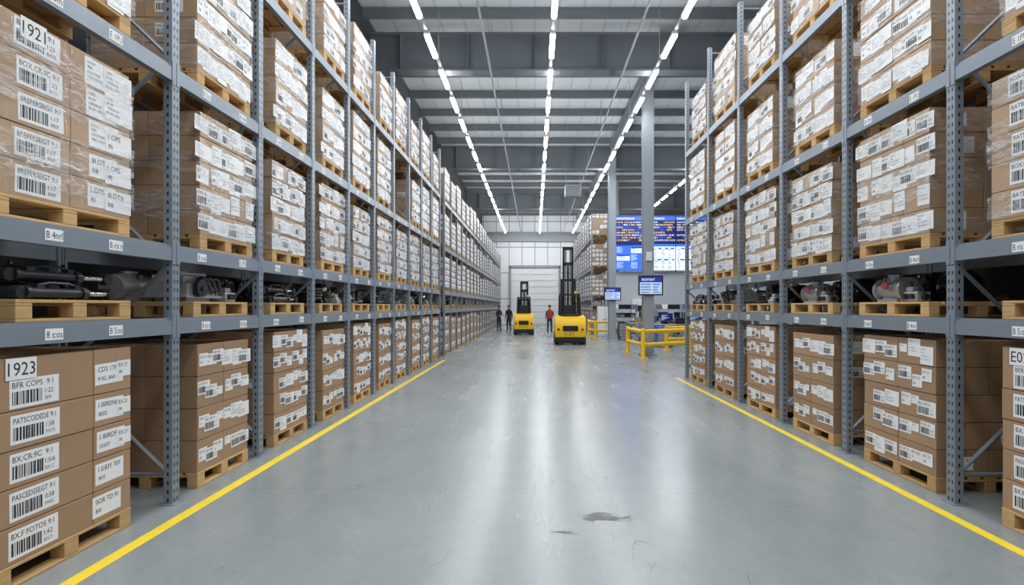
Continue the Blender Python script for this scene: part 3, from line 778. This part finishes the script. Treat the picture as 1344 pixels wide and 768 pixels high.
# ------------------------------------------------------------------ screens
def screen(name, label, cat, loc, w, h, style, seed, group=None, thick=.07):
    t = thing(name, label, cat, loc, 0, group); r = random.Random(seed)
    b = MB(); b.box(-w/2,w/2,0,thick,0,h); inst('bezel', b.mesh('bezel', ['black'], bev=.008), t)
    e = .02 if style != 'info' else .045; x0, x1, z0, z1 = -w/2+e, w/2-e, e, h-e
    mb = MB(); W = x1-x0; Hh = z1-z0
    def quad(a, b_, c, d_, k, off): mb.box(a, b_, -off, -off+.001, c, d_, k)
    fn = lambda a, b_: (a, -.0055, b_)
    if style == 'dark':
        quad(x0,x1,z0,z1,0,.002); quad(x0,x1,z1-Hh*.13,z1,2,.004)
        put_text(mb, 'DRRNTENDOE', Hh*.08, x0+W*.03, z1-Hh*.11, 3, fn, W*.6)
        n = 8
        for i in range(n):
            zz = z1-Hh*(.24+.78*i/n); x = x0+W*.03
            if i % 3 == 2: quad(x0,x1,zz-Hh*.02,zz+Hh*.08,1,.003)
            while x < x1-W*.12:
                l = r.uniform(.14,.26)*W
                if r.random() < .9: put_text(mb, r.choice(('DNRS 90','EOFTS','8081 7','1:22 90')), Hh*.06, x, zz, r.choice((3,3,4,4,2)), fn, min(l, x1-x-.02))
                x += l+W*.03
    elif style == 'grid':
        quad(x0,x1,z0,z1,2,.002); quad(x0,x1,z1-Hh*.07,z1,1,.004)
        for c in range(2):
            a = x0+W*(.04+.48*c); bb = a+W*.43
            for k in range(3):
                zt = z1-Hh*(.12+.29*k); zb = zt-Hh*.22
                if (c+k+seed) % 3 == 0:
                    quad(a,bb,zb,zt,3,.004); quad(a,bb,zt-Hh*.05,zt,1,.005)
                    for q in range(3): quad(a+W*.02,a+W*.02+W*r.uniform(.1,.3),zb+Hh*(.03+.055*q),zb+Hh*(.055+.055*q),5,.0052)
                else:
                    for q in range(4): put_text(mb, r.choice(('TRDS 80','DNR 9','FOTS 21')), Hh*.045, a, zb+Hh*.06*q, 3, fn, W*.42)
    elif style == 'pale':
        quad(x0,x1,z0,z1,3,.002); quad(x0,x1,z1-Hh*.1,z1,2,.004)
        for k in range(6):
            zt = z1-Hh*(.14+.14*k)
            if k % 3 == 0: quad(x0+W*.03,x1-W*.03,zt-Hh*.07,zt,2,.004)
            for c in range(4):
                a = x0+W*(.05+.235*c); quad(a,a+W*r.uniform(.08,.18),zt-Hh*.05,zt-Hh*.02,5 if k % 3 else 3,.005)
                quad(a,a+W*r.uniform(.06,.16),zt-Hh*.12,zt-Hh*.09,5,.005)
    else:
        quad(x0,x1,z0,z1,6,.002); quad(x0,x1,z1-Hh*.32,z1,1,.004)
        put_text(mb, 'BCRTIDT', Hh*.13, x0+W*.1, z1-Hh*.23, 3, fn, W*.7)
        for q in range(4):
            zz = z0+Hh*(.06+.155*q)
            quad(x0+W*.04,x0+W*r.uniform(.4,.55),zz,zz+Hh*.07,5,.004); quad(x0+W*.6,x0+W*r.uniform(.75,.96),zz,zz+Hh*.07,2 if q % 2 else 5,.004)
    inst('display', mb.mesh('display', ['scr_dark','scr_navy','scr_blue','scr_white','scr_yellow','scr_grey','scr_pale'], recalc=False), t)
    return t
pw = 1.72
for c in range(3):
    for rw in range(2):
        nm = ('left', 'middle', 'right')[c]; v = ('lower','upper')[rw]
        lab = 'dark blue screen of yellow and white text rows, %s %s of video wall' if rw else ('bright blue screen of white tables, %s %s of the video wall' if c == 0 else 'pale white screen of blue table rows, %s %s of the video wall')
        screen('video_screen', lab % (v, nm), 'screen', (4.62+pw/2+c*(pw+.01), 33.2, 3.74+rw*1.56), pw, 1.55, 'dark' if rw else ('grid' if c == 0 else 'pale'), 5+c*2+rw, 'screens of the video wall', .12)
t = thing('steel_gantry', 'dark steel gantry holding the blue video wall above the partition', 'gantry', (4.62,33.4,0))
for x in (.1,1.8,3.5,5.1): inst('post', MB().box(x-.04,x+.04,-.06,.02,3.702,6.85).mesh('post', ['darksteel']), t)
inst('crossbar', MB().box(0,5.2,-.05,0,6.855,6.93).mesh('crossbar', ['darksteel']), t)
screen('information_screen', 'pale information screen with dark blue header on the nearer column', 'screen', (3.95,19.72,2.07), .84, .68, 'info', 1)
screen('information_screen', 'small information screen fixed to the column by the far barrier', 'screen', (3.9,29.02,1.98), .84, .66, 'info', 2)

# ------------------------------------------------------------------ barriers
def barrier(label, pts, h):
    t = thing('safety_barrier', label, 'barrier', (pts[0][0], pts[0][1], 0), 0, 'yellow safety barriers'); o = Vector((pts[0][0], pts[0][1], 0))
    R = .07
    for p in pts:
        q = Vector((p[0],p[1],0))-o
        b = MB(); b.cyl((q.x,q.y,.015),(q.x,q.y,h-.03),R,n=14); b.cyl((q.x,q.y,h-.03),(q.x,q.y,h),R,.05,n=14)
        post = inst('post', b.mesh('post', ['yellow'], smooth=True), t)
        b = MB(); b.box(q.x-.14,q.x+.14,q.y-.14,q.y+.14,0,.015); inst('foot_plate', b.mesh('foot_plate', ['yellow']), post)
    for a, c in zip(pts[:-1], pts[1:]):
        A = Vector((a[0],a[1],0))-o; B = Vector((c[0],c[1],0))-o
        for z in (.43, h-.1):
            b = MB(); b.cyl((A.x,A.y,z),(B.x,B.y,z),R*.95,n=14)
            inst('rail', b.mesh('rail', ['yellow'], smooth=True), t)
barrier('yellow two-rail safety barrier in front of the nearer column', [(3.42,21.3),(3.55,19.0),(5.3,20.1)], .97)
barrier('far yellow safety barrier right of the nearer forklift', [(2.95,31.8),(3.12,30.0),(4.15,30.6)], .97)
barrier('short yellow safety barrier partly hidden behind the nearest one', [(5.05,22.2),(6.1,22.6)], .97)

# ------------------------------------------------------------------ forklifts
def forklift(label, loc, hw, mh, rz=0):
    t = thing('forklift', label, 'forklift', loc, rz, 'forklifts')
    b = MB(); b.box(-hw+.05,hw-.05,-1.0,.75,.09,.42); b.box(-hw+.02,hw-.02,-1.05,-.95,.14,.28); inst('chassis', b.mesh('chassis', ['black'], bev=.02), t)
    b = MB(); b.prism([(-1.02,.29),(-1.07,.4),(-1.07,.85),(-1.0,1.15),(-.86,1.3),(-.25,1.3),(-.2,.95),(.25,.95),(.3,.7),(.72,.66),(.72,.43),(-.4,.43),(-.45,.29)], 'x', -hw, hw)
    inst('body', b.mesh('body', ['yellow'], bev=.06, seg=3, smooth=True), t)
    b = MB(); b.box(-hw*.5,hw*.5,-1.085,-1.06,.6,.84)
    for i in range(5): b.box(-hw*.46,hw*.46,-1.1,-1.085,.62+i*.045,.64+i*.045)
    inst('rear_grille', b.mesh('rear_grille', ['black']), t)
    b = MB(); b.box(-hw*.6,hw*.6,-.95,-.3,1.301,1.36); b.box(-hw*.45,hw*.45,-.5,-.3,1.36,1.75); inst('battery_cover', b.mesh('battery_cover', ['black'], bev=.02), t)
    for x in (-hw*.78,hw*.78):
        b = MB().cyl((x,-1.1,.68),(x,-1.06,.68),.06,n=12); inst('tail_lamp', b.mesh('tail_lamp', ['redcap']), t)
    b = MB(); gw = hw*.66
    for sx in (-1,1):
        b.tube([(sx*gw,-.8,1.28),(sx*gw*.97,-.72,1.9),(sx*gw*.92,-.55,2.2)], .045, 8); b.tube([(sx*gw,.5,.68),(sx*gw*.97,.35,1.6),(sx*gw*.92,.25,2.2)], .045, 8)
        b.box(sx*gw*.92-.04,sx*gw*.92+.04,-.6,.3,2.18,2.26)
    for y in (-.58,-.4,-.22,-.04,.14,.27): b.box(-gw*.92,gw*.92,y-.03,y+.03,2.19,2.25)
    inst('overhead_guard', b.mesh('overhead_guard', ['black'], smooth=True), t)
    b = MB(); b.box(-.24,.24,-.25,.2,.96,1.08); b.box(-.24,.24,-.29,-.22,1.06,1.62); inst('seat', b.mesh('seat', ['rubber'], bev=.03, seg=2), t)
    b = MB(); b.tube([(.17*math.cos(a*PI/8),.42+.06*math.sin(a*PI/8),1.3+.16*math.sin(a*PI/8)) for a in range(17)], .015, 6); b.cyl((0,.42,1.3),(0,.55,.8),.03,n=8)
    inst('steering_wheel', b.mesh('steering_wheel', ['black'], smooth=True), t)
    for sx in (-1,1):
        b = MB(); b.box(sx*.3-.06,sx*.3+.06,.8,.96,.12,mh*.66); b.box(sx*.2-.055,sx*.2+.055,.86,1.0,.2,mh); inst('mast_rail', b.mesh('mast_rail', ['black'], bev=.008), t)
        b = MB(); b.cyl((sx*.1,.9,.3),(sx*.1,.9,mh*.97),.025,n=6); inst('lift_chain', b.mesh('lift_chain', ['iron']), t)
    b = MB()
    for z in (.35,mh*.3,mh*.65): b.box(-.36,.36,.78,.84,z-.06,z+.06)
    for z in (mh-.08, mh*.82): b.box(-.255,.255,.86,.95,z-.08,z+.08)
    b.cyl((0,.9,.3),(0,.9,mh*.8),.055,n=10)
    inst('mast_crossbar', b.mesh('mast_crossbar', ['black'], bev=.005), t)
    b = MB(); b.box(-.48,.48,1.01,1.06,.2,.3); b.box(-.48,.48,1.01,1.06,.52,.62); b.box(-.45,-.4,1.01,1.05,.2,1.2); b.box(.4,.45,1.01,1.05,.2,1.2); b.box(-.45,.45,1.01,1.05,1.15,1.2)
    inst('carriage', b.mesh('carriage', ['black']), t)
    for sx in (-1,1):
        b = MB(); b.prism([(1.06,.06),(2.15,.06),(2.15,.075),(1.12,.11),(1.12,.62),(1.06,.62)], 'x', sx*.28-.06, sx*.28+.06); inst('fork', b.mesh('fork', ['iron']), t)
    for sx in (-1,1):
        for y, r in ((-.72,.25),(.52,.3)):
            w = inst('wheel', MB().cyl((sx*(hw-.2),y,r),(sx*(hw+.015),y,r),r,n=20).mesh('wheel', ['rubber'], bev=.02), t)
            inst('hub', MB().cyl((sx*(hw+.015),y,r),(sx*(hw+.03),y,r),r*.45,n=12).mesh('hub', ['grey']), w)
    b = MB(); b.cyl((gw*.6,-.45,2.26),(gw*.6,-.45,2.38),.06,n=10); inst('beacon', b.mesh('beacon', ['yellow']), t)
    b = MB(); put_text(b, 'FCRT', .14, -hw*.4, .42, 0, lambda a, c: (a, -1.0735, c), hw*.8); inst('lettering', b.mesh('lettering', ['black'], recalc=False), t)
forklift('nearer yellow forklift with very tall black mast, in the aisle centre', (1.56,26.4,0), .67, 4.5)
forklift('farther yellow forklift with shorter mast, left of the aisle centre', (-.66,35.2,0), .58, 3.25)

# ------------------------------------------------------------------ people
def person(label, loc, rz, top, leg, vest=None, pose=0, ht=1.78):
    V = [(0,0,.96,.145,.1),(0,.01,1.14,.13,.095),(0,0,1.34,.16,.11),(0,.01,1.48,.075,.07),(0,0,1.55,.055,.055),(0,-.015,1.64,.082,.1),(0,-.01,1.72,.075,.09)]
    E = [(0,1),(1,2),(2,3),(3,4),(4,5),(5,6)]
    def av(*v): V.append(v); return len(V)-1
    for s in (-1,1):
        sh = av(s*.18,0,1.42,.065,.062); E.append((2,sh))
        if pose == 0 or (pose == 2 and s < 0): el = (s*.235,.03,1.14); wr = (s*.25,-.05,.90)
        elif pose == 1: el = (s*.24,.0,1.15); wr = (s*.16,-.27,1.13)
        else: el = (s*.25,.03,1.16); wr = (s*.2,-.2,1.08)
        e = av(*el,.045,.045); w = av(*wr,.03,.028); E += [(sh,e),(e,w)]
        dv = (Vector(wr)-Vector(el)).normalized(); pa = Vector(wr)+dv*.07
        p = av(*pa,.022,.03); E.append((w,p))
        side = Vector((0,1,0)) if abs(dv.z) > .7 else Vector((1,0,0))
        for k, (off, ln) in enumerate(((-.03,.07),(-.01,.085),(.01,.08),(.03,.065))):
            a = pa+dv*.035+side*off; b_ = a+dv*ln*.5+Vector((-s*.012,-.006,0)); c = a+dv*ln+Vector((-s*.03,-.01,0))
            i1 = av(*a,.009,.009); i2 = av(*b_,.0085,.0085); i3 = av(*c,.007,.007); E += [(p,i1),(i1,i2),(i2,i3)]
        th = Vector(wr)+dv*.035-side*.04; i1 = av(*th,.01,.01); i2 = av(*(th+dv*.045-side*.012),.008,.008); E += [(w,i1),(i1,i2)]
        hp = av(s*.095,0,.88,.09,.095); kn = av(s*.11,-.01,.5,.062,.065); an = av(s*.115,.025,.1,.042,.048); to = av(s*.13,-.13,.045,.045,.035)
        E += [(0,hp),(hp,kn),(kn,an),(an,to)]
    me = bpy.data.meshes.new('sk'); me.from_pydata([v[:3] for v in V], E, [])
    o = bpy.data.objects.new('sk', me); C.objects.link(o)
    o.modifiers.new('Skin','SKIN'); sub = o.modifiers.new('Sub','SUBSURF'); sub.levels = 1; sub.render_levels = 1
    for i, v in enumerate(V):
        d = me.skin_vertices[0].data[i]; d.radius = (v[3], v[4]); d.use_root = (i == 0)
    dg = bpy.context.evaluated_depsgraph_get(); dg.update()
    m2 = bpy.data.meshes.new_from_object(o.evaluated_get(dg))
    mb = MB(); vs = [tuple(v.co) for v in m2.vertices]
    zmin = min(v[2] for v in vs); vs = [(v[0],v[1],v[2]-zmin) for v in vs]
    arms = pose
    for p in m2.polygons:
        c = Vector((0,0,0))
        for i in p.vertices: c += Vector(vs[i])
        c /= len(p.vertices)
        hand = (abs(c.x) > .19 and .6 < c.z < .93) if (arms == 0 or (arms == 2 and c.x < 0)) else (c.y < -.22 and .95 < c.z < 1.25)
        k = 0 if (c.z > 1.535 or hand) else 3 if c.z < .13 else 2 if c.z < .95 and not (abs(c.x) > .2 and c.z > .7) else 1
        mb.f.append(list(p.vertices)); mb.m.append(k)
    mb.v = vs
    bpy.data.objects.remove(o); bpy.data.meshes.remove(me); bpy.data.meshes.remove(m2)
    for s in (-1,1):
        mb.sphere((s*.033,-.108,1.665),(.012,.008,.009),8,5,4); mb.sphere((s*.085,0,1.655),(.012,.025,.032),8,5,0)
    mb.sphere((0,-.118,1.635),(.014,.02,.024),8,5,0); mb.sphere((0,-.108,1.598),(.028,.008,.008),8,5,5)
    t = thing('person', label, 'person', loc, rz, 'workers in the warehouse')
    k = ht/1.80; t.scale = (k,k,k)
    inst('body', mb.mesh('body', ['skin',top,leg,'rubber','ink','redcloth'], smooth=True, recalc=False), t)
    h = MB(); h.sphere((0,.012,1.705),(.096,.112,.1),12,8)
    h.v = [(v[0], v[1], max(v[2], 1.66+max(0,-v[1])*.55)) for v in h.v]
    inst('hair', h.mesh('hair', ['hair'], smooth=True), t)
    if vest:
        vm = MB(); n = 16; rings = ((.93,.185,.135),(1.1,.178,.132),(1.3,.2,.14),(1.42,.19,.128),(1.5,.1,.095))
        vv = []
        for z, a, b_ in rings:
            for j in range(n): vv.append((a*math.cos(2*PI*j/n), b_*math.sin(2*PI*j/n)+.003, z))
        vm.add(vv, [(i*n+j, i*n+(j+1)%n, (i+1)*n+(j+1)%n, (i+1)*n+j) for i in range(len(rings)-1) for j in range(n)])
        inst('vest', vm.mesh('vest', [vest], smooth=True), t)
person('person in red vest and dark trousers standing left of the nearer forklift', (.93,36.3,0), .15, 'charcoal', 'charcoal', 'redcloth', 2)
person('person in dark blue jacket standing left of the farther forklift', (-1.72,38.2,0), -.4, 'navy', 'charcoal', None, 0)
person('person in charcoal clothes standing closest to the far left rack', (-2.42,39.2,0), .7, 'charcoal', 'navy', None, 1, 1.74)

# ------------------------------------------------------------------ work area
def bench(label, x, y, w, dep=.75, h=.9):
    t = thing('workbench', label, 'workbench', (x,y,0))
    inst('worktop', MB().box(-w/2,w/2,-dep/2,dep/2,h-.05,h).mesh('worktop', ['grey'], bev=.006), t)
    for sx in (-1,1):
        for sy in (-1,1): inst('leg', MB().box(sx*(w/2-.06)-.03,sx*(w/2-.06)+.03,sy*(dep/2-.06)-.03,sy*(dep/2-.06)+.03,0,h-.05).mesh('leg', ['darksteel']), t)
    inst('lower_shelf', MB().box(-w/2+.1,w/2-.1,-dep/2+.1,dep/2-.1,.25,.28).mesh('lower_shelf', ['grey']), t)
def monitor(label, x, y, z, rz=0):
    t = thing('monitor', label, 'monitor', (x,y,z), rz, 'monitors on the workbenches')
    b = MB(); b.box(-.13,.13,-.1,.1,0,.015); b.box(-.025,.025,.0,.03,.015,.2); inst('stand', b.mesh('stand', ['black']), t)
    inst('screen', MB().box(-.29,.29,-.02,.0,.13,.48).mesh('screen', ['black'], bev=.006), t)
    b = MB(); b.box(-.27,.27,-.022,-.0205,.15,.46,0)
    for q in range(5): b.box(-.24,-.24+.1+.06*(q*7 % 5),-.0235,-.0222,.18+.05*q,.205+.05*q,1)
    inst('display', b.mesh('display', ['scr_dark','scr_pale'], recalc=False), t)
bench('grey workbench with two monitors, nearest to the right rack', 6.5, 25.9, 2.4)
bench('grey workbench below the video wall, near the partition', 7.6, 32.4, 2.2)
bench('grey workbench with a carton and crate behind the nearest barrier', 5.3, 28.2, 1.5)
monitor('left monitor on the front workbench', 5.9, 25.95, .9, .1)
monitor('right monitor on the front workbench', 7.2, 25.95, .9, -.15)
monitor('left monitor on the rear workbench', 7.2, 32.45, .9, .1)
monitor('right monitor on the rear workbench', 8.1, 32.45, .9, -.1)
def crate(label, x, y, z, k):
    b = MB(); b.box(-.24,.24,-.16,.16,0,.015)
    for s_ in (-1,1): b.box(s_*.24-.012,s_*.24+.012,-.16,.16,.015,.28); b.box(-.228,.228,s_*.16-.012,s_*.16+.012,.015,.28)
    b.box(-.26,.26,-.185,-.172,.24,.28)
    o = inst('plastic_crate', b.mesh('plastic_crate', [k], bev=.006), None, (x,y,z+.0005)); tag(o, label, 'crate')
crate('blue plastic crate on the workbench behind the nearest barrier', 5.65, 28.2, .9, 'bluebin')
crate('black plastic crate between the monitors on the front workbench', 6.55, 25.9, .9, 'black')
crate('grey plastic crate on the lower shelf of the front workbench', 6.1, 25.9, .28, 'greybin')
crate('white plastic crate on the lower shelf of the front workbench', 6.9, 25.9, .28, 'white')
t = thing('packing_machine', 'grey packing machine with black hood, between shelving and front workbench', 'machine', (5.75,29.2,0))
inst('cabinet', MB().box(-.5,.5,-.35,.35,.08,.95).mesh('cabinet', ['grey'], bev=.02), t)
inst('hood', MB().prism([(-.33,.951),(.33,.951),(.33,1.5),(-.1,1.5),(-.33,1.2)], 'x', -.45, .45).mesh('hood', ['black'], bev=.02), t)
for sx in (-1,1):
    for sy in (-1,1): inst('foot', MB().cyl((sx*.42,sy*.28,0),(sx*.42,sy*.28,.08),.04,n=8).mesh('foot', ['rubber']), t)
inst('control_panel', MB().box(.1,.4,-.37,-.351,.6,.8).mesh('control_panel', ['scr_navy'], bev=.004), t)
def trolley(label, x, y, k):
    t = thing('tool_trolley', label, 'trolley', (x,y,0))
    inst('body', MB().box(-.34,.34,-.23,.23,.14,.86).mesh('body', [k], bev=.012), t)
    for q in range(4):
        dr = inst('drawer', MB().box(-.31,.31,-.245,-.231,.17+q*.165,.32+q*.165).mesh('drawer', ['grey'], bev=.004), t)
        inst('handle', MB().box(-.18,.18,-.262,-.246,.285+q*.165,.3+q*.165).mesh('handle', ['chrome']), dr)
    for sx in (-1,1):
        for sy in (-1,1): inst('castor', MB().cyl((sx*.28-.02,sy*.18,.065),(sx*.28+.02,sy*.18,.065),.065,n=12).mesh('castor', ['rubber']), t)
    inst('push_handle', MB().tube([(.34,-.15,.8),(.4,-.15,.88),(.4,.15,.88),(.34,.15,.8)], .014, 7).mesh('push_handle', ['chrome']), t)
trolley('dark tool trolley of grey drawers left of the packing machine', 4.6, 29.6, 'black')
trolley('blue tool trolley of grey drawers behind the short barrier', 5.4, 24.2, 'bluebin')
bn = {}
for k in ('bluebin','greybin','black','white'):
    b = MB(); b.box(-.14,.14,-.19,.19,0,.012); b.box(-.14,-.128,-.19,.19,.012,.24); b.box(.128,.14,-.19,.19,.012,.24); b.box(-.128,.128,.178,.19,.012,.24); b.box(-.128,.128,-.19,-.178,.012,.15)
    bn[k] = b.mesh('bin', [k], bev=.004)
def shelf_unit(label, x0, y0, where, sh):
    t = thing('shelf_unit', label, 'shelf', (x0,y0,0))
    for sx in (-1,1):
        for sy in (-1,1): inst('post', MB().box(sx*.66-.02,sx*.66+.02,sy*.22-.02,sy*.22+.02,0,1.82).mesh('post', ['grey']), t)
    for z in (.2,.65,1.1,1.55): inst('shelf', MB().box(-.66,.66,-.22,.22,z-.03,z).mesh('shelf', ['galv']), t)
    for i, z in enumerate((.2,.65,1.1,1.55)):
        for j in range(4):
            k = ('greybin','black','black','white','greybin','bluebin')[(i*3+j*2+i*j+sh) % 6]
            o = inst('parts_bin', bn[k], None, (x0-.48+j*.32, y0, z+.0005))
            tag(o, '%s parts bin, %s from left, %s shelf of %s unit' % ({'bluebin':'blue','greybin':'grey','black':'black','white':'white'}[k], ORD[j], ('lowest','second','third','top')[i], where), 'bin', 'parts bins on the shelving units')
shelf_unit('grey shelving unit of small parts bins just right of the far column', 4.85, 31.4, 'left shelving', 0)
shelf_unit('grey shelving unit of parts bins seen right of the nearer column', 6.95, 30.4, 'middle shelving', 1)
shelf_unit('grey shelving unit of parts bins beside the right rack end', 8.4, 30.4, 'right shelving', 2)
t = thing('tool_cabinet', 'white metal cabinet with two doors behind the far barrier', 'cabinet', (3.95,33.0,0))
inst('carcass', MB().box(-.38,.38,-.25,.25,0,1.68).mesh('carcass', ['white'], bev=.01), t)
for sx in (-1,1):
    dd = inst('door', MB().box(sx*.19-.18,sx*.19+.18,-.27,-.251,.08,1.62).mesh('door', ['white'], bev=.006), t)
    inst('handle', MB().box(sx*.05-.012,sx*.05+.012,-.3,-.27,.8,.98).mesh('handle', ['black']), dd)
for x, yy, lb in ((6.7,32.4,'small tan carton at the left end of the rear workbench'),(7.65,32.4,'small tan carton between the monitors on the rear workbench'),(5.0,28.2,'small tan carton on the workbench behind the nearest barrier')):
    t = inst('cardboard_box', carton(.3,.3,.26,False), None, (x, yy, .9005)); tag(t, lb, 'box')
t = thing('control_cabinet', 'tall white control cabinet against the display partition', 'cabinet', (5.95,33.2,0))
inst('carcass', MB().box(-.35,.35,-.25,.25,0,2.1).mesh('carcass', ['white'], bev=.01), t)
inst('door', MB().box(-.33,.33,-.275,-.252,.08,2.04).mesh('door', ['white'], bev=.006), t)
inst('control_panel', MB().box(-.2,.2,-.29,-.276,1.4,1.75).mesh('control_panel', ['black'], bev=.004), t)

# ------------------------------------------------------------------ world, camera
w = bpy.data.worlds.new('World'); S.world = w; w.use_nodes = True
bg = w.node_tree.nodes['Background']; bg.inputs['Color'].default_value = (.92,.96,1,1); bg.inputs['Strength'].default_value = .72
S.view_settings.view_transform = 'Standard'
cam = bpy.data.cameras.new('Camera'); co = bpy.data.objects.new('Camera', cam); C.objects.link(co)
co.location = (0,0,1.7); co.rotation_euler = (PI/2,0,0)
cam.sensor_width = 36; cam.lens = 36*760/1344; cam.shift_x = -30/1344; cam.shift_y = 18/1344
cam.clip_end = 200
S.camera = co
